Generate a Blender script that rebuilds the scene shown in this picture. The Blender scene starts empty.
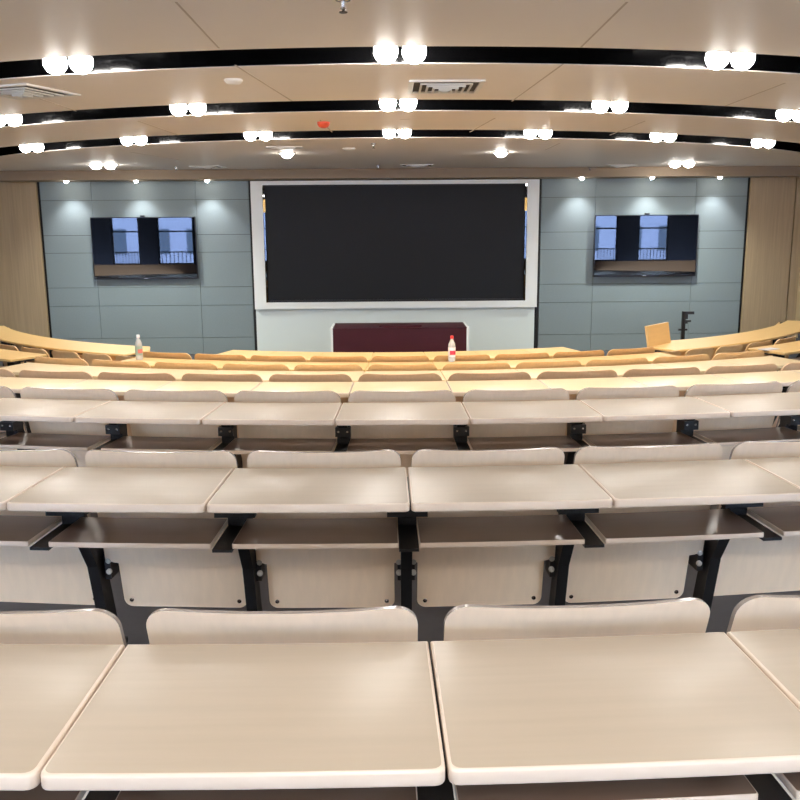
import bpy, bmesh, math, random
from mathutils import Vector, Matrix
from math import sin, cos, pi, tan, atan2, sqrt, radians as RAD

S = bpy.context.scene
C = S.collection
random.seed(4)

# ------------------------------------------------------------------ camera
EYE = 2.0                                   # eye height above the floor at the podium
F_PX, PITCH, ROLL, YAW = 874.7, .1943, .00706, .01253
cd = bpy.data.cameras.new('camera'); cam = bpy.data.objects.new('camera', cd); C.objects.link(cam)
cd.sensor_width = 36; cd.lens = F_PX / 800 * 36; cd.clip_start = .02
cam.matrix_world = Matrix.Translation((0, 0, EYE)) @ Matrix.Rotation(-YAW, 4, 'Z') @ Matrix.Rotation(pi/2-PITCH, 4, 'X') @ Matrix.Rotation(-ROLL, 4, 'Z')
S.camera = cam

# ------------------------------------------------------------------ daylight, exposure
w = bpy.data.worlds.new('daylight'); S.world = w; w.use_nodes = True
wb = w.node_tree.nodes['Background']; wb.inputs[0].default_value = (.66, .80, 1, 1); wb.inputs[1].default_value = 15.0
S.view_settings.view_transform = 'Standard'; S.view_settings.look = 'None'
S.view_settings.gamma = 1; S.view_settings.use_curve_mapping = False
S.view_settings.exposure = 0.80
LAMP_W = 38.0        # watts of each downlight
BULB = 52.0          # emission of the frosted bulbs
WASH_W = 26.0        # wall washers
WARM = (1, .94, .87)

# ------------------------------------------------------------------ helpers
def srgb(r, g, b):
    f = lambda c: (c/255/12.92) if c/255 <= .04045 else ((c/255+.055)/1.055)**2.4
    return (f(r), f(g), f(b), 1)

def mat(name, col, rough=.5, metal=0, spec=.5, coat=0, coat_r=.1, emit=None, es=0, alpha=None, trans=0, ior=1.5,
        grain=None, speck=None, bump=0):
    m = bpy.data.materials.new(name); m.use_nodes = True
    nt = m.node_tree; b = nt.nodes['Principled BSDF']
    b.inputs['Base Color'].default_value = col; b.inputs['Roughness'].default_value = rough
    b.inputs['Metallic'].default_value = metal; b.inputs['Specular IOR Level'].default_value = spec
    b.inputs['Coat Weight'].default_value = coat; b.inputs['Coat Roughness'].default_value = coat_r
    b.inputs['Transmission Weight'].default_value = trans; b.inputs['IOR'].default_value = ior
    if emit: b.inputs['Emission Color'].default_value = emit; b.inputs['Emission Strength'].default_value = es
    if grain or speck:
        sc, amt = grain or speck
        tc = nt.nodes.new('ShaderNodeTexCoord'); mp = nt.nodes.new('ShaderNodeMapping')
        mp.inputs['Scale'].default_value = sc
        nz = nt.nodes.new('ShaderNodeTexNoise'); nz.inputs['Scale'].default_value = 1; nz.inputs['Detail'].default_value = 4
        rp = nt.nodes.new('ShaderNodeMapRange'); rp.inputs['From Min'].default_value = .3; rp.inputs['From Max'].default_value = .7
        rp.inputs['To Min'].default_value = 1-amt; rp.inputs['To Max'].default_value = 1+amt*.6
        mx = nt.nodes.new('ShaderNodeVectorMath'); mx.operation = 'SCALE'
        mx.inputs[0].default_value = col[:3]
        nt.links.new(tc.outputs['Object'], mp.inputs[0]); nt.links.new(mp.outputs[0], nz.inputs[0])
        nt.links.new(nz.outputs[0], rp.inputs[0]); nt.links.new(rp.outputs[0], mx.inputs['Scale'])
        nt.links.new(mx.outputs[0], b.inputs['Base Color'])
        if bump:
            bp = nt.nodes.new('ShaderNodeBump'); bp.inputs['Strength'].default_value = bump; bp.inputs['Distance'].default_value = .002
            nt.links.new(nz.outputs[0], bp.inputs['Height']); nt.links.new(bp.outputs[0], b.inputs['Normal'])
    return m

def link(name, bm, mats, parent=None, smooth=False):
    me = bpy.data.meshes.new(name); bmesh.ops.recalc_face_normals(bm, faces=bm.faces); bm.to_mesh(me); bm.free()
    for m in (mats if isinstance(mats, (list, tuple)) else [mats]): me.materials.append(m)
    if smooth:
        for p in me.polygons: p.use_smooth = True
        try: me.set_sharp_from_angle(angle=RAD(35))
        except Exception: pass
    o = bpy.data.objects.new(name, me); C.objects.link(o)
    if parent: o.parent = parent
    return o

def box(bm, x0, x1, y0, y1, z0, z1, mi=0, M=None):
    vs = [bm.verts.new((x, y, z)) for x in (x0, x1) for y in (y0, y1) for z in (z0, z1)]
    for f in ((0,1,3,2),(4,6,7,5),(0,4,5,1),(2,3,7,6),(0,2,6,4),(1,5,7,3)):
        q = bm.faces.new([vs[i] for i in f]); q.material_index = mi
    if M: bmesh.ops.transform(bm, matrix=M, verts=vs)
    return vs

def lathe(bm, prof, n=16, M=None, mi=0, cap=True):
    rings = []
    for r, z in prof:
        rings.append([bm.verts.new((r*cos(2*pi*k/n), r*sin(2*pi*k/n), z)) for k in range(n)])
    for a, b in zip(rings, rings[1:]):
        for k in range(n):
            q = bm.faces.new((a[k], a[(k+1) % n], b[(k+1) % n], b[k])); q.material_index = mi
    if cap:
        for r in (rings[0], rings[-1]):
            q = bm.faces.new(r); q.material_index = mi
    vs = [v for r in rings for v in r]
    if M: bmesh.ops.transform(bm, matrix=M, verts=vs)
    return vs

def prism_x(bm, prof, x0, x1, mi=0, M=None):
    """polygon in (y,z) extruded along x"""
    a = [bm.verts.new((x0, y, z)) for y, z in prof]; b = [bm.verts.new((x1, y, z)) for y, z in prof]
    n = len(prof)
    fs = [bm.faces.new(a), bm.faces.new(b[::-1])]
    for k in range(n): fs.append(bm.faces.new((a[k], b[k], b[(k+1) % n], a[(k+1) % n])))
    for f in fs: f.material_index = mi
    if M: bmesh.ops.transform(bm, matrix=M, verts=a+b)

def rings_mesh(bm, rings, mi_of=lambda k: 0, cap_mi=(0, 0)):
    R = [[bm.verts.new(p) for p in r] for r in rings]
    n = len(R[0])
    for k in range(len(R)-1):
        for i in range(n):
            f = bm.faces.new((R[k][i], R[k][(i+1) % n], R[k+1][(i+1) % n], R[k+1][i])); f.material_index = mi_of(k)
    f = bm.faces.new(R[0][::-1]); f.material_index = cap_mi[0]
    f = bm.faces.new(R[-1]); f.material_index = cap_mi[1]

def empty(name, loc, rz=0):
    o = bpy.data.objects.new(name, None); C.objects.link(o); o.location = loc; o.rotation_euler = (0, 0, rz)
    o.empty_display_size = .1
    return o

def tag(o, label, cat, group=None, kind=None):
    o['label'] = label; o['category'] = cat
    if group: o['group'] = group
    if kind: o['kind'] = kind
    return o

def struct(name, bm, mats, smooth=False):
    o = link(name, bm, mats, None, smooth); o['kind'] = 'structure'; return o

def copy_tree(o, parent=None):
    c = o.copy(); C.objects.link(c)
    if parent: c.parent = parent
    for ch in list(o.children): copy_tree(ch, c)
    return c

def ray(x, y):
    xs, ys = x-400, y-400
    c, s = cos(ROLL), sin(ROLL)
    xx = xs*c-ys*s; u = -(xs*s+ys*c)
    d = Vector((xx, F_PX*cos(PITCH)+u*sin(PITCH), u*cos(PITCH)-F_PX*sin(PITCH)))
    c, s = cos(-YAW), sin(-YAW)
    d = Vector((d[0]*c-d[1]*s, d[0]*s+d[1]*c, d[2]))
    return d/d[1]
def on_y(x, y, Y): v = ray(x, y)*Y; v.z += EYE; return v
def on_z(x, y, Z): d = ray(x, y); v = d*((Z-EYE)/d[2]); v.z += EYE; return v

# ------------------------------------------------------------------ materials
PALE  = mat('pale laminate', srgb(180, 164, 144), .43, spec=.5, coat=.3, coat_r=.27, grain=((3, 45, 45), .035))  # desk and chair tones chosen per row, pale near, honey towards the front
PALEB = mat('pale plywood', srgb(246, 222, 194), .35, grain=((45, 45, 2.5), .04))
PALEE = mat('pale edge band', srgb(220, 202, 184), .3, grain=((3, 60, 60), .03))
MIDT  = mat('cream laminate', srgb(234, 210, 168), .3, grain=((3, 45, 45), .03))
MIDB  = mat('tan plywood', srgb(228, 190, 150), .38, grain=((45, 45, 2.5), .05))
HONT  = mat('honey laminate', srgb(232, 192, 128), .32, grain=((3, 45, 45), .04))
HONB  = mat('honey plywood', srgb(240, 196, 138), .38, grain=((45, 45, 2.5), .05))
RIM   = mat('lacquered plywood rim', srgb(150, 138, 130), .22, spec=.8)
SHELF = mat('dark brown shelf laminate', srgb(112, 90, 76), .3, grain=((3, 40, 40), .08))
STEEL = mat('black powder coated steel', srgb(14, 14, 17), .45)
CHROME= mat('zinc screw', srgb(205, 205, 205), .25, metal=.9)
SCREWD= mat('dark bronze screw', srgb(90, 78, 76), .25, metal=.9)
NYLON = mat('pale grey nylon', srgb(190, 188, 182), .4)
FLOOR = mat('grey vinyl floor', srgb(74, 75, 80), .45, speck=((30, 30, 30), .08))
CEIL  = mat('painted metal ceiling panel', srgb(236, 226, 216), .5, speck=((2, 2, 2), .01))
SEAM  = mat('ceiling joint', srgb(190, 174, 156), .6)
GLOSSK= mat('gloss black channel', srgb(8, 8, 9), .12)
SOFF  = mat('tan soffit', srgb(150, 130, 106), .6)
WOOD  = mat('oak veneer wall', srgb(174, 151, 117), .5, grain=((40, 40, 1.2), .12))
GREY  = mat('grey felt acoustic panel', srgb(130, 141, 143), .9, speck=((60, 60, 60), .06))
GAP   = mat('black joint', srgb(12, 13, 15), .6)
MINT  = mat('pale mint wall paint', srgb(226, 234, 230), .6)
WHITE = mat('white painted frame', srgb(242, 243, 238), .5)
PLAST = mat('white plastic', srgb(225, 222, 214), .4)
LEDM  = mat('matt black display tiles', srgb(16, 18, 21), .55, spec=.3)
TVG   = mat('black television glass', srgb(5, 6, 10), .012, spec=.6, coat=.3, coat_r=.01)
TVF   = mat('black television bezel', srgb(16, 14, 16), .3)
MAROON= mat('dark maroon laminate', srgb(66, 12, 24), .35, grain=((3, 3, 30), .08))
BULBM = mat('frosted lamp', (1, 1, 1, 1), .5, emit=(1, .96, .90, 1), es=BULB)
RED   = mat('orange red plastic', srgb(222, 84, 48), .35)
GLINT = mat('gold glint', srgb(200, 160, 90), .3, metal=.9)
PAPER = mat('white paper', srgb(205, 200, 200), .6)
GLASS = bpy.data.materials.new('window glass'); GLASS.use_nodes = True
_n = GLASS.node_tree; _n.nodes.remove(_n.nodes['Principled BSDF'])
_t = _n.nodes.new('ShaderNodeBsdfTransparent'); _t.inputs[0].default_value = (.93, .96, .97, 1)
_g = _n.nodes.new('ShaderNodeBsdfGlossy'); _g.inputs['Roughness'].default_value = .02
_f = _n.nodes.new('ShaderNodeFresnel'); _f.inputs[0].default_value = 1.45
_m = _n.nodes.new('ShaderNodeMixShader')
for _a, _b in ((_f.outputs[0], _m.inputs[0]), (_t.outputs[0], _m.inputs[1]), (_g.outputs[0], _m.inputs[2]), (_m.outputs[0], _n.nodes['Material Output'].inputs[0])): _n.links.new(_a, _b)
CURT  = mat('dark blue grey curtain', srgb(40, 46, 62), .9)
FRAMEK= mat('dark window frame', srgb(36, 38, 44), .4)
FACADE= mat('pale facade', srgb(150, 160, 195), .8)
FACWIN= mat('facade window', srgb(70, 85, 110), .2)

# ------------------------------------------------------------------ floor tiers (concentric about the podium)
ROWC = Vector((.1, 14.0))
#      key  near-Y  centreX  R      t0     angle/unit  height-below-eye depth
ROWS = {
 'A': (1.066, -.148, 12.36, .018, .0452, .724, .383),
 'B': (2.312, -.004, 12.03, .005, .0473, .747, .38),
 'C': (3.520,  .165, 10.12,-.011, .0553, .775, .365),
 'D': (4.720,  .108,  11.0,-.004, .0513, .889, .365),
 'E': (5.890,  .100,  8.10, .000, .0716,1.022, .40),
 'F': (7.090,  .100,  6.93, .000, .0835,1.140, .40),
 'G': (8.200,  .100,  5.80, .000, .0945,1.225, .52)}
DESK_H = .78
fz = {k: EYE-v[5]-DESK_H for k, v in ROWS.items()}
keys = 'ABCDEFG'
bm = bmesh.new()
radii = [19.5]; zs = []
for k in keys: zs.append(fz[k])
zs[-1] = -.005
for i, k in enumerate(keys[:-1]): radii.append(14.0-(ROWS[k][0]+.72))
radii.append(0.0)
def arcp(r, t, z): return (ROWC.x+r*sin(t), ROWC.y-r*cos(t), z)
N = 72
def clampx(p):
    x, y, z = p
    lim = 6.5+(14.3-max(-4.1, min(14.3, y)))*.28+.1
    return (max(-lim, min(lim, x)), max(-4.05, y), z)
for i in range(7):
    r0, r1, z = radii[i], radii[i+1], zs[i]
    for k in range(N):
        t0, t1 = -pi*.56+1.12*pi*k/N, -pi*.56+1.12*pi*(k+1)/N
        a = [bm.verts.new(clampx(arcp(r, t, z))) for r, t in ((r0, t0), (r0, t1), (max(r1, .01), t1), (max(r1, .01), t0))]
        bm.faces.new(a)
        if i < 6:
            zb = zs[i+1]
            bm.faces.new([bm.verts.new(clampx(arcp(r1, t, zz))) for t, zz in ((t0, z), (t1, z), (t1, zb), (t0, zb))])
struct('floor', bm, FLOOR)
bm = bmesh.new(); box(bm, -7, 7, 12, 14.4, -.2, -.02); struct('floor', bm, FLOOR)

# ------------------------------------------------------------------ ceiling: plain panels between curved black slots
CZ = EYE+.89
BR = 7.0
slots = [(-1.15, -.7), (.78, 1.23), (2.72, 3.17), (4.63, 5.10), (6.48, 7.08), (8.42, 9.14)]
def slot_arc(d, x):                          # y of the slot line with apex d, beyond |x|>6 it runs straight on
    xx = abs(x-.15)
    lim = 5.2
    if xx <= lim: return d+BR-sqrt(BR*BR-xx*xx)
    y0 = d+BR-sqrt(BR*BR-lim*lim); return y0+(xx-lim)*lim/sqrt(BR*BR-lim*lim)
XS = [-11.8+23.6*i/118 for i in range(119)]
def halfw(y): return 6.55+(14.2-y)*.28
def strip(bm, fa, fb, z, thick=.004):
    for x0, x1 in zip(XS, XS[1:]):
        ya0, ya1, yb0, yb1 = fa(x0), fa(x1), fb(x0), fb(x1)
        if min(ya0, ya1) >= 14.15: continue
        c = lambda y: min(y, 14.2)
        if c(yb0)-c(ya0) < 1e-4 and c(yb1)-c(ya1) < 1e-4: continue
        q = [(x0, c(ya0)), (x1, c(ya1)), (x1, c(yb1)), (x0, c(yb0))]
        lo = [bm.verts.new((x, y, z)) for x, y in q]; hi = [bm.verts.new((x, y, z+thick)) for x, y in q]
        bm.faces.new(lo); bm.faces.new(hi[::-1])
        bm.faces.new((lo[0], lo[1], hi[1], hi[0])); bm.faces.new((lo[2], lo[3], hi[3], hi[2]))
edges = [None]+slots+[None]
for i in range(len(slots)+1):
    bm = bmesh.new()
    fa = (lambda x: -4.1) if i == 0 else (lambda x, d=slots[i-1][1]: slot_arc(d, x))
    fb = (lambda x: 14.2) if i == len(slots) else (lambda x, d=slots[i][0]: slot_arc(d, x))
    strip(bm, fa, fb, CZ); struct('ceiling', bm, CEIL)
bm = bmesh.new()                              # recess of every slot: walls and lid
for a, b in slots:
    for x0, x1 in zip(XS, XS[1:]):
        if slot_arc(a, x0) > 14.1 or slot_arc(a, x1) > 14.1: continue
        P = lambda x, d, z: bm.verts.new((x, min(slot_arc(d, x), 14.2), z))
        h = CZ+.13
        bm.faces.new((P(x0, a, h), P(x1, a, h), P(x1, b, h), P(x0, b, h)))
        bm.faces.new((P(x0, a, CZ+.004), P(x1, a, CZ+.004), P(x1, a, h), P(x0, a, h)))
        bm.faces.new((P(x0, b, CZ+.004), P(x1, b, CZ+.004), P(x1, b, h), P(x0, b, h)))
bm2 = bm; struct('trim_1', bm2, GLOSSK)
bm = bmesh.new(); box(bm, -12, 12, -4.2, 14.4, CZ+.16, CZ+.2); struct('ceiling', bm, GAP)
# radial joints between ceiling panels
bm = bmesh.new()
def joint(p, q):
    p, q = Vector(p), Vector(q); d = (q-p).normalized(); n = Vector((-d.y, d.x, 0))*.005
    vs = [(p-n), (q-n), (q+n), (p+n)]
    lo = [bm.verts.new((v.x, v.y, CZ-.0015)) for v in vs]; hi = [bm.verts.new((v.x, v.y, CZ+.001)) for v in vs]
    bm.faces.new(lo); bm.faces.new(hi[::-1])
    for k in range(4): bm.faces.new((lo[k], lo[(k+1) % 4], hi[(k+1) % 4], hi[k]))
def jpx(x0, y0, x1, y1): joint(on_z(x0, y0, CZ), on_z(x1, y1, CZ))
jpx(176, 2, 219, 48); jpx(627, 2, 581, 47); jpx(235, 65, 292, 101); jpx(563, 64, 512, 101)
jpx(20, 92, 76, 111); jpx(785, 83, 725, 106); jpx(410, 119, 400, 119.5)
jpx(138, 121, 178, 135); jpx(320, 120, 332, 132); jpx(495, 118, 470, 132); jpx(645, 121, 610, 135); jpx(285, 148, 245, 138)
jpx(560, 143, 545, 150); jpx(180, 160, 130, 152)
struct('trim_2', bm, SEAM)

# ------------------------------------------------------------------ lamps
def spot_light(name, loc, power, cone=150, blend=.8, rad=.12, parent=None, col=WARM, rot=(0, 0, 0)):
    l = bpy.data.lights.new(name, 'SPOT'); l.energy = power; l.spot_size = RAD(cone); l.spot_blend = blend
    l.shadow_soft_size = rad; l.color = col
    o = bpy.data.objects.new(name, l); C.objects.link(o); o.location = loc; o.rotation_euler = rot
    if parent: o.parent = parent
    return o
def make_twin_lamp():
    t = empty('twin_spotlight', (0, 0, 0))
    h = bmesh.new(); box(h, -.17, .17, -.09, .09, .085, .105)
    for s in (-1, 1): lathe(h, [(.058, .040), (.066, .052), (.06, .085)], 20, Matrix.Translation((s*.075, 0, 0)), cap=False)
    link('lamp_housing', h, STEEL, t)
    for s in (-1, 1):
        b = bmesh.new(); bmesh.ops.create_icosphere(b, subdivisions=3, radius=.064, matrix=Matrix.Translation((s*.075, 0, .016)))
        link('frosted_bulb', b, BULBM, t, True)
    return t
lamp0 = make_twin_lamp(); used = [False]
def place_lamp(x, y, label, rz=0, power=LAMP_W, z=CZ+.005, cone=112):
    o = lamp0 if not used[0] else copy_tree(lamp0)
    used[0] = True
    o.location = (x, y, z); o.rotation_euler = (0, 0, rz)
    tag(o, label, 'ceiling light', 'twin spotlights in the black ceiling slots')
    spot_light('lamp_light', (x, y, z-.1), power, cone)
    return o
def lamp_px(px, py, label):
    v = on_z(px, py, CZ+.005); return place_lamp(v.x, v.y, label, atan2(v.x-.1, BR+3)*.6)
lampspec = [(3, [(68, 62), (400, 52), (730, 61)], ['left', 'middle', 'right'], 'nearest'),
            (4, [(6, 121), (188, 109), (398, 105), (610, 107), (792, 117)], ['far left', 'second from left', 'middle', 'second from right', 'far right'], 'second'),
            (5, [(32, 152), (134, 144), (258, 138), (397, 134.5), (538, 135.5), (663, 141), (763, 148)],
             ['leftmost', 'second from left', 'third from left', 'middle', 'third from right', 'second from right', 'rightmost'], 'third')]
for si, pts, nm, rowname in lampspec:
    a, b = slots[si]; mid = (a+b)/2
    for (px, py), n in zip(pts, nm):
        v = on_z(px, py, CZ); x = v.x
        y = slot_arc(mid, x)
        # keep the lamp on the slot line along the viewing direction
        for _ in range(8):
            x = ray(px, py).x*y; y = slot_arc(mid, x)
        place_lamp(x, y, 'glowing twin spotlight, %s one in the %s black ceiling slot' % (n, rowname), atan2(x, 7)*.5)
for si, xs in ((0, (-7, -4.6, -2.3, 0, 2.3, 4.6, 7)), (1, (-5.2, -2.6, 0, 2.6, 5.2)), (2, (-5, -3.4, -1.8, 1.8, 3.4, 5))):  # added lamps out of view; the rearmost row brightens the chair backs
    for x in xs:
        o = place_lamp(x, slot_arc(sum(slots[si])/2, x), 'added twin spotlight in an unseen ceiling slot, extra light for desks and chairs', power=LAMP_W*(3.0, .15, .25)[si], cone=155 if si == 0 else 112)
        o['group'] = 'added twin spotlights out of view'

def round_lamp(name, x, y, z, r, label, n=1, rz=0, power=LAMP_W*1.9, group='round recessed downlights in the front ceiling'):
    t = tag(empty(name, (x, y, z), rz), label, 'ceiling light', group)
    for k in range(n):
        ox = (k-(n-1)/2)*.2
        b = bmesh.new(); lathe(b, [(r*1.0, -.002), (r*1.3, -.012), (r*1.35, 0)], 24, Matrix.Translation((ox, 0, 0)), cap=False); link('trim_ring', b, PLAST, t, True)
        b = bmesh.new(); bmesh.ops.create_uvsphere(b, u_segments=20, v_segments=10, radius=r, matrix=Matrix.Translation((ox, 0, -.01)) @ Matrix.Diagonal((1, 1, .75, 1)))
        link('frosted_bulb', b, BULBM, t, True)
    spot_light('lamp_light', (x, y, z-.12), power*n, col=(.92, 1, .96))
for px, py, n, lb in ((287, 153, 1, 'single round glowing downlight left of centre in the front ceiling'),
                      (501, 152, 1, 'single round glowing downlight right of centre in the front ceiling'),
                      (103, 164.5, 2, 'pair of round glowing downlights in the ceiling above the left television'),
                      (682, 163, 2, 'pair of round glowing downlights in the ceiling above the right television')):
    v = on_z(px, py, CZ); round_lamp('recessed_downlight', v.x, v.y, CZ, .07 if n == 1 else .075, lb, n)
# wall washers in the soffit over the grey panels
SOFZ = EYE+.745
for i, (px, py) in enumerate(((66, 181.5), (136, 180.5), (207, 179.5), (582, 178.5), (652, 178.5), (720, 178.5))):
    v = on_z(px, py, SOFZ); v.y = 13.93
    v.x = ray(px, py).x*13.93
    side = 'left' if i < 3 else 'right'
    which = ('leftmost', 'middle', 'rightmost')[i % 3]
    t = tag(empty('wall_washer', (v.x, v.y, SOFZ)), 'small round downlight in the soffit, %s of three over the %s television' % (which, side), 'ceiling light', 'small downlights over the televisions')
    b = bmesh.new(); lathe(b, [(.035, -.002), (.05, -.006), (.052, .0)], 20, cap=False); link('trim_ring', b, PLAST, t)
    b = bmesh.new(); bmesh.ops.create_uvsphere(b, u_segments=14, v_segments=8, radius=.032, matrix=Matrix.Translation((0, 0, -.006)))
    link('frosted_bulb', b, BULBM, t, True)
    spot_light('washer_light', (v.x, v.y, SOFZ-.06), WASH_W, 95, .9, .03, rot=(RAD(8), 0, 0), col=(.95, .97, 1))

# ------------------------------------------------------------------ walls
WY = 14.2
def zpx(x, y): return on_y(x, y, WY).z
def xpx(x, y): return on_y(x, y, WY).x
bm = bmesh.new(); box(bm, -7.2, 7.2, WY+.05, WY+.2, -.3, CZ+.2); struct('wall_front', bm, GAP)
def felt(x0, x1, jx, jz):
    bm = bmesh.new(); xs = [x0]+jx+[x1]; zz = [0]+jz+[CZ]
    for a, b in zip(xs, xs[1:]):
        for c, d in zip(zz, zz[1:]):
            vs = box(bm, a+.003, b-.003, WY, WY+.04, c+.003, d-.003)
    struct('wall_front', bm, GREY)
jz = sorted(zpx(150, y) for y in (200, 235, 252.6, 287.4, 305.7, 338))
felt(xpx(40, 183)-.015, xpx(253, 250)-.03, [xpx(99, 300), xpx(201, 300)], jz)
felt(xpx(537, 250)+.05, xpx(748, 183)-.0, [xpx(592, 300), xpx(690, 300)], jz)
# oak veneer outer panels
bm = bmesh.new()
for a, b in ((-7.3, xpx(38, 183)-.03), (xpx(749, 183)+.03, 6.48), (6.5, 7.2)):
    box(bm, a, b, WY-.02, WY+.04, -.02, CZ)
struct('wall_front', bm, WOOD)
# centre bay
cx0, cx1 = xpx(256, 320)+.01, xpx(534, 320)
bm = bmesh.new(); box(bm, cx0, cx1, WY-.03, WY+.04, -.02, zpx(400, 304)); struct('wall_front', bm, MINT)
# side walls, splayed; rear wall with windows
for s, nm in ((-1, 'wall_left'), (1, 'wall_right')):
    bm = bmesh.new()
    a, b = Vector((s*6.62, 14.25)), Vector((s*11.75, -4.1)); n = Vector((s*.14, .04))
    q = [a, b, b+n, a+n]
    lo = [bm.verts.new((v.x, v.y, -.02)) for v in q]; hi = [bm.verts.new((v.x, v.y, CZ+.2)) for v in q]
    bm.faces.new(lo); bm.faces.new(hi)
    for k in range(4): bm.faces.new((lo[k], lo[(k+1) % 4], hi[(k+1) % 4], hi[k]))
    struct(nm, bm, WOOD)
BY = -4.0; sill, head = .82, 2.8
wins = [(-9.95, -8.95), (-8.3, -7.0), (-5.6, -4.3), (-3.0, -1.7), (1.7, 3.0), (4.3, 5.6), (7.3, 8.35), (9.1, 10.2)]
BACKW = mat('beige rear wall', srgb(150, 118, 88), .6)
bm = bmesh.new(); cur = -11.9
box(bm, -11.9, 11.9, BY-.15, BY, -.02, sill); box(bm, -11.9, 11.9, BY-.15, BY, head, CZ+.2)
for a, b in wins: box(bm, cur, a, BY-.15, BY, sill, head, 1); cur = b
box(bm, cur, 11.9, BY-.15, BY, sill, head, 1)
struct('wall_back', bm, [BACKW, CURT])
for i, (a, b) in enumerate(wins):
    fr = bmesh.new(); t = .05
    box(fr, a, b, BY-.1, BY-.04, sill, sill+t); box(fr, a, b, BY-.1, BY-.04, head-t, head); box(fr, a, b, BY-.1, BY-.04, sill+1.15, sill+1.2)
    box(fr, a, a+t, BY-.1, BY-.04, sill, head); box(fr, b-t, b, BY-.1, BY-.04, sill, head)
    o = struct('window_%d' % (i+1), fr, FRAMEK)
    g = bmesh.new(); box(g, a+t, b-t, BY-.075, BY-.07, sill+t, head-t); link('pane', g, GLASS, o)
    r = bmesh.new(); box(r, a, b, BY-.3, BY-.27, sill+.42, sill+.46)
    for k in range(9): x = a+.06+(b-a-.12)*k/8; box(r, x-.012, x+.012, BY-.3, BY-.28, sill-.05, sill+.44)
    link('railing', r, FRAMEK, o)
# neighbouring block seen through the rear windows (mirrored in the televisions)
fb = tag(empty('office_block', (0, -34, -4)), 'pale office block outside the rear windows, mirrored in the televisions', 'building')
b = bmesh.new(); box(b, -40, 22, -6, 0, 0, 10.5); link('facade', b, FACADE, fb)
b = bmesh.new()
for i in range(20):
    for j in range(3): box(b, -38+i*3, -36.2+i*3, -.02, .03, 1.5+j*3, 3.2+j*3)
o = link('window_grid', b, FACWIN, fb)

# soffit along the front wall
bm = bmesh.new(); box(bm, -7.2, 7.2, 13.7, 14.19, SOFZ, SOFZ+.055); box(bm, -7.2, 7.2, 13.74, 14.19, SOFZ+.055, CZ-.001); struct('trim_3', bm, SOFF)
bm = bmesh.new(); box(bm, xpx(252.5, 250)-.02, xpx(252.5, 250)+.02, WY-.012, WY, .0, SOFZ); box(bm, xpx(538.5, 250)-.02, xpx(538.5, 250)+.02, WY-.012, WY, .0, SOFZ)
struct('trim_4', bm, GAP)

# ------------------------------------------------------------------ display wall
L, R_, T, B_ = xpx(253.5, 240), xpx(537, 240), zpx(400, 180.5), zpx(400, 307.5)
l, r, tt, bb = xpx(265, 240), xpx(525.5, 240), zpx(400, 184.5), zpx(400, 301)
t = tag(empty('display_screen', ((L+R_)/2, WY-.12, bb)), 'huge black video screen in a white frame at the centre of the front wall', 'screen')
def W(bm): bmesh.ops.translate(bm, verts=bm.verts, vec=(-t.location.x, -t.location.y, -t.location.z)); return bm
b = bmesh.new()
box(b, L, R_, WY-.12, WY-.031, bb-.001, B_ if B_ > bb else bb); b.free()
b = bmesh.new()
box(b, L, R_, WY-.12, WY-.031, tt, T); box(b, L, R_, WY-.12, WY-.031, B_, bb)
box(b, L, l, WY-.12, WY-.031, bb, tt); box(b, r, R_, WY-.12, WY-.031, bb, tt)
link('white_frame', W(b), WHITE, t)
b = bmesh.new(); box(b, l+.04, r-.04, WY-.085, WY-.03, bb+.03, tt-.02)
link('screen_panel', W(b), LEDM, t)
for x0, x1, z0, z1, mm in ((l, l+.03, bb, tt, TVG), (r-.03, r, bb, tt, TVG), (l+.03, r-.03, bb, bb+.035, TVF), (l+.03, r-.03, tt-.025, tt, GAP)):
    b = bmesh.new(); box(b, x0+.001, x1-.001, WY-.1, WY-.032, z0+.001, z1-.001); link('gloss_bezel', W(b), mm, t)
for x in (l+.022, r-.022):  # gold tabs modelled in place of the yellow reflection on the bezel
    z = zpx(266, 206); b = bmesh.new(); box(b, x-.018, x+.018, WY-.112, WY-.1, z-.1, z+.1); box(b, x-.01, x+.01, WY-.125, WY-.112, z-.03, z+.05)
    link('gold_glint', W(b), GLINT, t)

# televisions (75 inch), tipped very slightly down
def make_tv(xc, zc, label):
    t = tag(empty('television', (xc, WY-.09, zc)), label, 'television', 'wall televisions')
    b = bmesh.new(); w2, h2 = .825, .485
    box(b, -w2, w2, -.02, .03, -h2, h2); bmesh.ops.bevel(b, geom=b.edges[:], offset=.004, segments=2, affect='EDGES'); link('bezel', b, TVF, t)
    b = bmesh.new(); box(b, -w2+.014, w2-.014, -.0225, -.019, -h2+.03, h2-.014); link('screen_glass', b, TVG, t)
    b = bmesh.new(); box(b, -.03, .03, -.024, -.019, -h2+.008, -h2+.02); link('badge', b, CHROME, t)
    b = bmesh.new(); box(b, -.3, .3, .031, .088, -.25, .25); link('wall_mount', b, STEEL, t)
    b = bmesh.new(); box(b, -.035, .035, -.03, .02, h2, h2+.025); link('webcam_bar', b, TVF, t)
    t.rotation_euler = (RAD(-.1), 0, 0)
    return t
make_tv((xpx(93, 248)+xpx(199.5, 248))/2, (zpx(146, 217)+zpx(146, 279))/2, 'wall television left of the big screen, mirroring tall windows')
make_tv((xpx(592, 245)+xpx(695.5, 245))/2, (zpx(645, 215)+zpx(645, 276))/2, 'wall television right of the big screen, mirroring tall windows')

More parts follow.
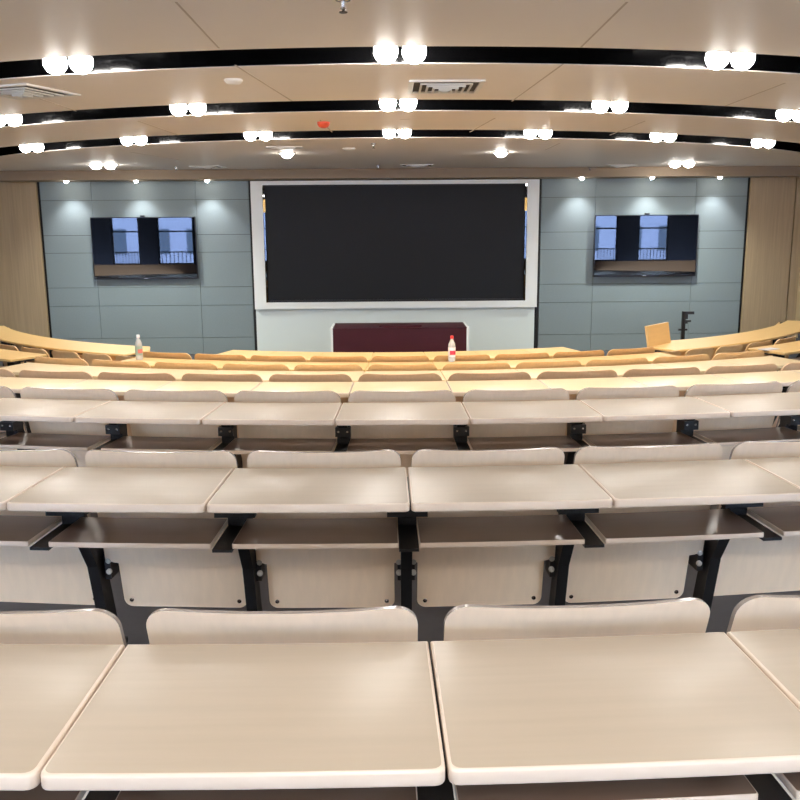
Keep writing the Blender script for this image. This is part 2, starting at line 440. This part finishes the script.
# lectern
LY = 12.0
x0, x1 = on_y(331.5, 338, LY).x, on_y(468, 338, LY).x; zt = on_y(400, 323.0, LY+.62).z
t = tag(empty('lectern', ((x0+x1)/2, LY, 0)), 'long low dark maroon teaching console with white edging below the big screen', 'lectern')
hw = (x1-x0)/2
b = bmesh.new(); box(b, -hw+.02, hw-.02, 0, .02, .05, zt-.012); link('front_panel', b, MAROON, t)
b = bmesh.new(); box(b, -hw+.02, hw-.02, .02, .65, .05, zt-.012); link('cabinet_body', b, MAROON, t)
for s in (-1, 1):
    b = bmesh.new(); box(b, min(s*(hw+.012), s*(hw-.019)), max(s*(hw+.012), s*(hw-.019)), -.012, .66, 0, zt+.004); link('side_edge', b, WHITE, t)
b = bmesh.new(); box(b, -hw+.02, hw-.02, -.008, .67, zt-.011, zt); link('top', b, MAROON, t)
b = bmesh.new(); box(b, -.62*hw+.3, .62*hw-.28, .1, .4, zt+.001, zt+.02); link('raised_lid', b, MAROON, t)

# ------------------------------------------------------------------ desks
def outline(R, D, a, off, gap=.004, cr=.014, n=12):
    """wedge outline, local frame: origin at middle of near edge, +Y to the arc centre"""
    rn, rf = R-off, R-D+off
    def P(r, t): return Vector((r*sin(t), R-r*cos(t)))
    hn = a/2-(gap/2+off)/rn; hf = a/2-(gap/2+off)/rf
    pts = []
    c = cr
    # near left corner rounded, near edge, near right corner, far edge
    for k in range(5):
        ph = pi/2*k/4
        pts.append(P(rn-c+c*sin(ph), -(hn-c/rn)-c*cos(ph)/rn))
    for k in range(1, n): pts.append(P(rn, (-1+2*k/n)*(hn-c/rn)))
    for k in range(5):
        ph = pi/2*k/4
        pts.append(P(rn-c+c*cos(ph), (hn-c/rn)+c*sin(ph)/rn))
    for k in range(n+1): pts.append(P(rf, hf*(1-2*k/n)))
    return pts
def slab(bm, R, D, a, z0, z1, gap=.004, rad=.005, cr=.014, n=12, top=0, side=1):
    lv = [(z0, rad*.6), (z0+rad*.35, rad*.15), (z0+rad*.8, 0), (z1-rad, 0), (z1-rad*.5, rad*.14), (z1-rad*.13, rad*.5), (z1, rad)]
    rings_mesh(bm, [[(p.x, p.y, z) for p in outline(R, D, a, o, gap, cr, n)] for z, o in lv], lambda k: side, (side, top))

LEG = [(.10, .755), (.355, .755), (.40, .70), (.46, .60), (.585, .40), (.68, .02), (.73, .02), (.73, 0), (.50, 0), (.50, .02), (.60, .03), (.52, .38), (.40, .58), (.345, .70), (.30, .742), (.10, .745)]
def leg_parts(root, R, a, side, fine=True, bw=.065):
    """black steel leg under a seam (side -1 left, 1 right)"""
    M = Matrix.Translation((0, R, 0)) @ Matrix.Rotation(side*a/2, 4, 'Z') @ Matrix.Translation((0, -R, 0))
    b = bmesh.new()
    prism_x(b, LEG, -.019, .019)
    box(b, -.030, .030, .388, .44, .58, .69)
    bmesh.ops.transform(b, matrix=M, verts=b.verts)
    lg = link('leg', b, STEEL, root)
    b = bmesh.new()
    box(b, -bw, bw, .352, .384, .622, .664)
    bmesh.ops.transform(b, matrix=M, verts=b.verts)
    br = link('bracket', b, STEEL, lg)
    b = bmesh.new(); box(b, -.03, .03, .17, .40, .575, .584)
    bmesh.ops.transform(b, matrix=M, verts=b.verts)
    link('shelf_support', b, STEEL, lg)
    if fine:
        for x in (-bw+.015, bw-.015):
            b = bmesh.new(); lathe(b, [(.0065, .003), (.0055, .0), (.003, -.002)], 10, Matrix.Translation((x, .350, .646)) @ Matrix.Rotation(-pi/2, 4, 'X'))
            bmesh.ops.transform(b, matrix=M, verts=b.verts)
            link('screw', b, CHROME, lg)

def desk_proto(R, a, D, mt, me, shelf=True, fine=False, bw=.035):
    root = empty('lecture_desk', (0, 0, 0))
    b = bmesh.new(); slab(b, R, D, a, DESK_H-.025, DESK_H); link('desktop', b, [mt, me], root, True)
    if shelf:
        b = bmesh.new(); wd = a*R
        slab(b, R-.165, .235, a-.058/R, DESK_H-.192, DESK_H-.176, gap=.006, rad=.002, cr=.004)
        bmesh.ops.translate(b, verts=b.verts, vec=(0, .165, 0)); link('book_shelf', b, [SHELF, me], root, True)
    leg_parts(root, R, a, -1, fine, bw)
    return root

CHAIRZ = .832
def chair_proto(wd, r, mb, me, fine=False):
    """tip-up chair hung from the front of a desk; local origin at desk near-edge middle, floor level"""
    root = empty('folding_chair', (0, 0, 0))
    hw = wd/2; z0, z1 = .385, CHAIRZ
    nz, nx = 14, 16
    zsx = [z0+(z1-z0)*k/6*.8 for k in range(6)]
    zc = z1-r
    lv = []
    for k in range(5): lv.append((z0+.02+(zc-z0-.02)*k/4, hw, 0))
    for k in range(1, 8):
        ph = pi/2*k/7; lv.append((zc+r*sin(ph), hw-r+r*cos(ph), 0))
    lv = [(z0, hw-.03, 0)]+lv
    def surf(x, z, o):
        v = (z-z0)/(z1-z0)
        y = .560-.11*v-.01*v*v+.014*(x/hw)**2-.006+o+.012*sin(v*pi)
        zz = z - (.006*(1-(x/hw)**2) if v > .9 else 0) + (.012*(x/hw)**2 if v < .03 else 0)
        return (x, y, zz)
    b = bmesh.new(); A, Bk = [], []
    for z, h_, _ in lv:
        A.append([b.verts.new(surf(-h_+2*h_*i/nx, z, -.006)) for i in range(nx+1)])
        Bk.append([b.verts.new(surf(-h_+2*h_*i/nx, z, .006)) for i in range(nx+1)])
    for k in range(len(lv)-1):
        for i in range(nx):
            b.faces.new((A[k][i], A[k][i+1], A[k+1][i+1], A[k+1][i])); b.faces.new((Bk[k][i], Bk[k+1][i], Bk[k+1][i+1], Bk[k][i+1]))
        for j in (0, nx):
            f = b.faces.new((A[k][j], A[k+1][j], Bk[k+1][j], Bk[k][j])); f.material_index = 1
    for i in range(nx):
        f = b.faces.new((A[-1][i], A[-1][i+1], Bk[-1][i+1], Bk[-1][i])); f.material_index = 1
        f = b.faces.new((A[0][i], Bk[0][i], Bk[0][i+1], A[0][i+1])); f.material_index = 1
    link('backrest', b, [mb, me], root, True)
    # tipped-up seat
    b = bmesh.new(); sw = hw*.9; pts = []
    zb, zt, c = .195, .425, .03
    for sx, sz, ph0 in ((1, -1, -pi/2), (1, 1, 0), (-1, 1, pi/2), (-1, -1, pi)):
        for k in range(6):
            ph = ph0+pi/2*k/5
            pts.append((sx*(sw-c)+c*cos(ph), (zb+c if sz < 0 else zt-c)+c*sin(ph)))
    def sy(x, z, o): v = (z-zb)/(zt-zb); return (x, .640-.045*v+.01*(x/sw)**2+o, z)
    rings_mesh(b, [[sy(x*.992, z, -.008) for x, z in pts], [sy(x, z, -.005) for x, z in pts], [sy(x, z, .006) for x, z in pts], [sy(x*.99, z, .009) for x, z in pts]],
               lambda k: 1, (0, 0))
    st = link('seat', b, [mb, me], root, False)
    if fine:
        for x in (-1, 1):
            for z in (.222, .400):
                b = bmesh.new(); lathe(b, [(.008, 0), (.0075, .004), (.003, .006)], 10, Matrix.Translation((x*(sw-.03), .640-.045*(z-zb)/(zt-zb)+.01-.008, z)) @ Matrix.Rotation(pi/2, 4, 'X'))
                link('screw', b, SCREWD, st)
    for s in (-1, 1):
        b = bmesh.new(); box(b, s*(hw*.985)-.011, s*(hw*.985)+.011, .565, .64, .33, .44); box(b, min(s*hw*.86, s*hw*1.02), max(s*hw*.86, s*hw*1.02), .60, .625, .415, .425)
        hg = link('hinge', b, STEEL, root)
        if fine:
            for z in (.36, .40):
                b = bmesh.new(); lathe(b, [(.010, 0), (.010, .008), (.006, .011)], 12, Matrix.Translation((s*(hw*.96), .565, z)) @ Matrix.Rotation(pi/2, 4, 'X'))
                link('nylon_bolt', b, NYLON, hg)
    return root

ORD = ['leftmost', 'second from the left', 'third from the left', 'fourth from the left', 'fifth from the left', 'sixth from the left', 'seventh from the left',
       'eighth from the left', 'ninth from the left', 'tenth from the left', 'eleventh from the left']
def ordinal(i, n):
    if i == n-1: return 'rightmost'
    if i == n-2 and n > 3: return 'second from the right'
    if i == n-3 and n > 6: return 'third from the right'
    return ORD[i]
ROWN = {'A': 'the nearest row', 'B': 'the second row', 'C': 'the third row', 'D': 'the fourth row', 'E': 'the fifth row', 'F': 'the sixth row', 'G': 'the front row'}
LOOK = {'A': 'large pale beige', 'B': 'pale cream', 'C': 'pale pinkish beige', 'D': 'cream wood', 'E': 'light yellow wood', 'F': 'honey wood', 'G': 'honey wood'}
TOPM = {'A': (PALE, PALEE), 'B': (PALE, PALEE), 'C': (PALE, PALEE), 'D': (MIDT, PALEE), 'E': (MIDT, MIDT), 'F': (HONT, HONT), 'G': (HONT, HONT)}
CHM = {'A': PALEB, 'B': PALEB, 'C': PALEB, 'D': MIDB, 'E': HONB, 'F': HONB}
# units per row (index of first, count)
UN = {'A': 4, 'B': 6, 'C': 9, 'D': 11, 'E': 11, 'F': 9, 'G': 7}
RC = {'A': .045, 'B': .042, 'C': .055, 'D': .058, 'E': .058, 'F': .052}
CK = {'A': (1.035, .0007, -.012), 'B': (.985, 0, -.010), 'C': (1, 0, -.010), 'D': (1, 0, -.015), 'E': (1, 0, -.006)}
for k in keys:
    d, xc, R, t0, a, h, D = ROWS[k]
    n = UN[k]; z = fz[k]
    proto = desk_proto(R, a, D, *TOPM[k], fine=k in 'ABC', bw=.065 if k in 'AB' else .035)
    for i in range(n):
        o = proto if i == 0 else copy_tree(proto)
        t = t0+(i-(n-1)/2)*a
        o.location = (xc+R*sin(t), d+R-R*cos(t), z); o.rotation_euler = (0, 0, t)
        tag(o, '%s desk with shelf in %s, %s' % (LOOK[k], ROWN[k], ordinal(i, n)), 'desk', 'fixed desks in %s' % ROWN[k])
        if i == n-1: leg_parts(o, R, a, 1, k in 'ABC', .065 if k in 'AB' else .035)
        if k == 'G':
            b = bmesh.new(); slab(b, R-D+.06, .018, a, .04, DESK_H-.026, gap=.004, rad=.001, cr=.002, side=0); bmesh.ops.translate(b, verts=b.verts, vec=(0, D-.06, 0))
            link('front_panel', b, HONB, o)
    if k in CHM:
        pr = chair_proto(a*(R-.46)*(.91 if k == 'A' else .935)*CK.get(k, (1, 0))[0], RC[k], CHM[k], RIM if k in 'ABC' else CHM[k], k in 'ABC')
        for i in range(n):
            o = pr if i == 0 else copy_tree(pr)
            t = t0+(i-(n-1)/2)*a*CK.get(k, (1, 0, 0))[0]+CK.get(k, (1, 0, 0))[1]
            o.location = (xc+R*sin(t), d+R-R*cos(t), z+CK.get(k, (1, 0, 0))[2]); o.rotation_euler = (0, 0, t)
            tag(o, '%s folding chair just beyond the desks of %s, %s' % ({'A': 'pale birch', 'B': 'pale birch', 'C': 'pale birch', 'D': 'tan plywood', 'E': 'orange plywood', 'F': 'orange plywood'}[k], ROWN[k], ordinal(i, n)),
                'chair', 'folding chairs beyond the desks of %s' % ROWN[k])

# ------------------------------------------------------------------ side wings
RW = 5.97
def wing_place(o, r, t, z, cy=14.0): o.location = (ROWC.x+r*sin(t), cy-r*cos(t), z); o.rotation_euler = (0, 0, t)
for s, nm in ((-1, 'left'), (1, 'right')):
    # long curved front desk
    a0, a1 = RAD(27.1), RAD(64.5 if s < 0 else 63); mid, a = s*(a0+a1)/2, a1-a0
    t = empty('curved_desk', (0, 0, 0)); wing_place(t, RW, mid, 0)
    tag(t, 'long curved honey wood desk in the %s side block, nearest the wall' % nm, 'desk', 'curved front desks of the side blocks')
    zt = EYE-1.225
    e = 0 if s < 0 else .05
    def wing_outline(off, n=36):
        # u = 0 at the aisle end, 1 at the outer end; the top narrows towards the outer end
        pts = []
        def P(r, th): x, y = r*sin(s*th), -r*cos(s*th)+14.0; v = Vector((x+ROWC.x, y, 0))-t.location; return Matrix.Rotation(-mid, 3, 'Z') @ v
        A0, A1 = a0+RAD(.5)+off/6, a1-off/6
        for k in range(n+1): u = k/n; pts.append(P(5.955+e+.12*u-off, A0+(A1-A0)*u))
        F0 = RAD(29.6 if s < 0 else 32.2)+off/6
        for k in range(n+1): u = 1-k/n; pts.append(P(5.37+e+.33*u**.8+off, F0+(A1-F0)*u))
        pts.append(P(5.60 if s < 0 else 5.68, RAD(27.4 if s < 0 else 27.1)+off/5))
        return pts if s > 0 else pts[::-1]
    b = bmesh.new(); rings_mesh(b, [[(p.x, p.y, z) for p in wing_outline(o_)] for z, o_ in ((zt-.025, .004), (zt-.02, 0), (zt-.006, 0), (zt, .006))], lambda k: 1, (1, 0))
    link('desktop', b, [HONT, HONT], t, True)
    b = bmesh.new(); slab(b, RW-.3, .018, a, .03, zt-.027, gap=.01, rad=.001, cr=.002, n=40, side=0); bmesh.ops.translate(b, verts=b.verts, vec=(0, .3, 0)); link('front_panel', b, [HONB], t)
    for q in range(6):
        M = Matrix.Translation((0, RW, 0)) @ Matrix.Rotation((-.49+.196*q)*a, 4, 'Z') @ Matrix.Translation((0, -RW, 0))
        b = bmesh.new(); box(b, -.02, .02, .08, .29, zt-.06, zt-.027); box(b, -.02, .02, .20, .28, .03, zt-.06); box(b, -.025, .025, .1, .29, 0, .03)
        bmesh.ops.transform(b, matrix=M, verts=b.verts); link('leg', b, STEEL, t)
    if s > 0:   # upright end flap
        c = [on_z(648, 346.5, zt+.01), on_z(670, 341.5, zt+.01)]
        b = bmesh.new(); p, q = Vector(c[0]), Vector(c[1])
        inv = Matrix.Translation(t.location) @ Matrix.Rotation(mid, 4, 'Z'); inv = inv.inverted()
        hgt = .215; dd = (q-p).normalized(); nn = Vector((-dd.y, dd.x, 0))*.01; ln = Vector((-.03, .02, 0))
        lo = [p-nn, q-nn, q+nn, p+nn]; lo = [Vector((v.x, v.y, zt+.001)) for v in lo]; hi = [v+Vector((0, 0, hgt*(1 if k in (0, 3) else 1)))+ln for k, v in enumerate(lo)]
        lo = [b.verts.new(inv @ v) for v in lo]; hi = [b.verts.new(inv @ v) for v in hi]
        b.faces.new(lo); b.faces.new(hi)
        for k in range(4): b.faces.new((lo[k], lo[(k+1) % 4], hi[(k+1) % 4], hi[k]))
        link('end_flap', b, HONT, t)
    # second row desks of the wing
    R2 = 6.95; a = .55/R2; z2 = EYE-1.17
    pr = None
    for i in range(2):
        th = s*(RAD(31.2)+a*(i+.5))
        if pr is None: pr = desk_proto(R2, a, .40, HONT, HONT); o = pr
        else: o = copy_tree(pr)
        wing_place(o, R2, th, z2-DESK_H)
        if i == (0 if s < 0 else 1): leg_parts(o, R2, a, 1, False)
        tag(o, 'honey wood desk in the second row of the %s side block, %s' % (nm, 'beside the aisle' if i == 0 else 'away from the aisle'), 'desk', 'desks in the %s side block' % nm)
    # chairs tucked behind the curved desk
    pr = None
    for i, (deg, wd) in enumerate(((23.8, .36), (27.5, .36), (31.2, .38), (35.4, .42), (39.8, .42))):
        o = chair_proto(wd, .06, HONB, HONB)
        wing_place(o, R2-.06, s*RAD(deg-1), .025)
        tag(o, 'small orange plywood chair tucked at the %s curved desk, %s' % (nm, ['first from the aisle', 'second from the aisle', 'third from the aisle', 'fourth from the aisle', 'fifth from the aisle'][i]),
            'chair', 'chairs at the %s curved desk' % nm)

# ------------------------------------------------------------------ small things
def bottle(x, y, z, label, cap, wrap, wrap2, shoulder):
    t = tag(empty('water_bottle', (x, y, z)), label, 'bottle')
    PET = mat('clear bottle plastic', (.93, .97, 1, 1), .05, trans=.55, ior=1.2)
    b = bmesh.new(); lathe(b, [(.026, 0), (.031, .006), (.031, .05), (.029, .055), (.031, .06), (.031, .135), (.028, .155), (.015, .185), (.012, .195), (.012, .203)], 20); link('bottle_body', b, PET, t, True)
    b = bmesh.new(); lathe(b, [(.0145, .200), (.0145, .222), (.012, .225)], 16); link('cap', b, mat('cap plastic', cap, .4), t, True)
    b = bmesh.new(); lathe(b, [(.0322, .045), (.0322, .125)], 20, cap=False); o = link('label_wrap', b, mat('label paper', wrap, .5), t, True)
    b = bmesh.new()
    for k in range(3):
        lathe(b, [(.0327, .062+.0), (.0327, .098)], 20, cap=False) if k == 0 else None
    for v in b.verts: pass
    gone = [f for f in b.faces if f.calc_center_median().y > .005 or f.calc_center_median().x < (.0 if shoulder else -.02)]
    bmesh.ops.delete(b, geom=gone, context='FACES')
    link('label_print', b, mat('label ink', wrap2, .5), o)
v = on_z(451.8, 361.5, EYE-1.14); bottle(v.x, v.y+.0, EYE-1.14, 'clear water bottle with red cap and red and white label on a desk', srgb(226, 60, 60), srgb(235, 225, 228), srgb(214, 60, 90), False)
v = on_z(139.5, 359.8, EYE-1.14); bottle(v.x, v.y+.0, EYE-1.14, 'clear water bottle with white cap and green label on a desk at left', srgb(235, 238, 240), srgb(150, 175, 165), srgb(214, 120, 110), True)

# paper on the right side-block desk
z = EYE-1.17; b = bmesh.new(); v = on_z(769, 349.5, z)
box(b, -.10, .10, -.05, .05, 0, .006, M=Matrix.Rotation(.55, 4, 'Z'))
o = link('paper_stack', b, PAPER); o.location = (v.x, v.y, z+.0005); tag(o, 'thin white paper lying on the honey wood desk at right', 'paper')

# black stand behind the right wing
SY = 10.9; v = on_y(683, 330, SY)
t = tag(empty('equipment_stand', (v.x, SY, 0)), 'black upright stand with short arms rising behind the right curved desk', 'stand')
zt = on_y(683, 311.5, SY).z
b = bmesh.new(); box(b, -.02, .02, -.02, .02, .02, zt); link('pole', b, STEEL, t)
b = bmesh.new(); box(b, -.2, .2, -.03, .03, 0, .02); box(b, -.03, .03, -.2, .2, 0, .02); link('base', b, STEEL, t)
b = bmesh.new(); prism_x(b, [(-.02, 0), (.02, 0), (.02, .001), (-.02, .001)], 0, .001); b.free()
for za, w0, w1, th, tp in ((zt-.035, -.02, .125, .035, .06), (on_y(683, 322, SY).z, .02, .09, .025, .02), (on_y(683, 330.5, SY).z, -.06, .05, .022, .0)):
    b = bmesh.new(); box(b, w0, w1, -.015, .015, za, za+th)
    if tp: box(b, .0, .05, -.012, .012, za-tp, za)
    link('arm', b, STEEL, t)

# ceiling fittings
def vent(px, py, sx, sy, label, n=4, rz=0):
    v = on_z(px, py, CZ)
    t = tag(empty('ceiling_vent', (v.x, v.y, CZ), rz), label, 'air vent', 'air vents in the ceiling')
    b = bmesh.new()
    fr = .03
    box(b, -sx, sx, -sy, -sy+fr, -.012, -.001); box(b, -sx, sx, sy-fr, sy, -.012, -.001); box(b, -sx, -sx+fr, -sy+fr, sy-fr, -.012, -.001); box(b, sx-fr, sx, -sy+fr, sy-fr, -.012, -.001)
    link('frame', b, PLAST, t)
    b = bmesh.new(); box(b, -sx+fr, sx-fr, -sy+fr, sy-fr, -.002, -.0005); link('duct_opening', b, mat('dark duct', srgb(70, 62, 58), .8), t)
    b = bmesh.new()
    for k in range(1, n+1):
        q = 1-k/(n+1); ax, ay, w_ = (sx-fr)*q, (sy-fr)*q, .013
        z0, z1 = -.012-.006*k, -.006-.004*k
        box(b, -ax, ax, -ay, -ay+w_, z0, z1); box(b, -ax, ax, ay-w_, ay, z0, z1); box(b, -ax, -ax+w_, -ay+w_, ay-w_, z0, z1); box(b, ax-w_, ax, -ay+w_, ay-w_, z0, z1)
    link('louvre', b, PLAST, t)
vent(445, 86, .235, .25, 'square louvred air vent in the ceiling near the centre')
vent(22, 91, .26, .25, 'square louvred air vent in the ceiling at the far left', rz=-.35)
vent(417, 165, .24, .2, 'small slatted air vent in the front ceiling above the big screen', 3)
vent(208, 166.5, .22, .2, 'small slatted air vent in the front ceiling at left', 3, -.1)
vent(618, 165.5, .22, .2, 'small slatted air vent in the front ceiling at right', 3, .1)
vent(285, 147, .2, .1, 'thin narrow air vent just left of centre in the front ceiling', 2)
def disc(name, px, py, r, h, m, label, cat):
    v = on_z(px, py, CZ); b = bmesh.new()
    lathe(b, [(r, -.0005), (r, -h*.35), (r*.75, -h*.8), (r*.3, -h)], 24)
    o = link(name, b, m, None, True); o.location = (v.x, v.y, CZ); tag(o, label, cat)
disc('fire_alarm', 323.5, 122, .055, .05, RED, 'orange red round fire alarm on the ceiling', 'fire alarm')
disc('smoke_detector', 233.5, 79.5, .055, .03, PLAST, 'white round smoke detector on the left ceiling panel', 'smoke detector')
disc('smoke_detector', 349, 148, .07, .03, PLAST, 'white round smoke detector in the front ceiling, left of centre', 'smoke detector')
def sprinkler(px, py, label):
    v = on_z(px, py, CZ); t = tag(empty('sprinkler_head', (v.x, v.y, CZ)), label, 'sprinkler', 'sprinkler heads')
    b = bmesh.new(); lathe(b, [(.03, 0), (.03, -.006), (.01, -.01), (.008, -.03), (.012, -.035), (.004, -.045)], 14); link('body', b, CHROME, t, True)
    b = bmesh.new(); lathe(b, [(.017, -.048), (.017, -.051)], 14); link('deflector', b, SCREWD, t)
sprinkler(343, -1, 'small metal sprinkler head at the top edge of the ceiling')
sprinkler(373.5, 143.5, 'small dark sprinkler head in the front ceiling near the centre')
sprinkler(378, 165.5, 'small sprinkler head in the front ceiling above the big screen')
sprinkler(176, 167, 'small sprinkler head in the front ceiling at left')
sprinkler(590, 167, 'small sprinkler head in the front ceiling at right')

# cable hole in the second-row desk
v = on_z(760, 484, EYE-.758); b = bmesh.new(); lathe(b, [(.006, 0), (.006, .0015), (.003, .002)], 12)
o = link('screw_cap', b, STEEL); o.location = (v.x, v.y, EYE-.758+.0002); tag(o, 'tiny black plug on the cream desktop, right of the second row', 'plug')
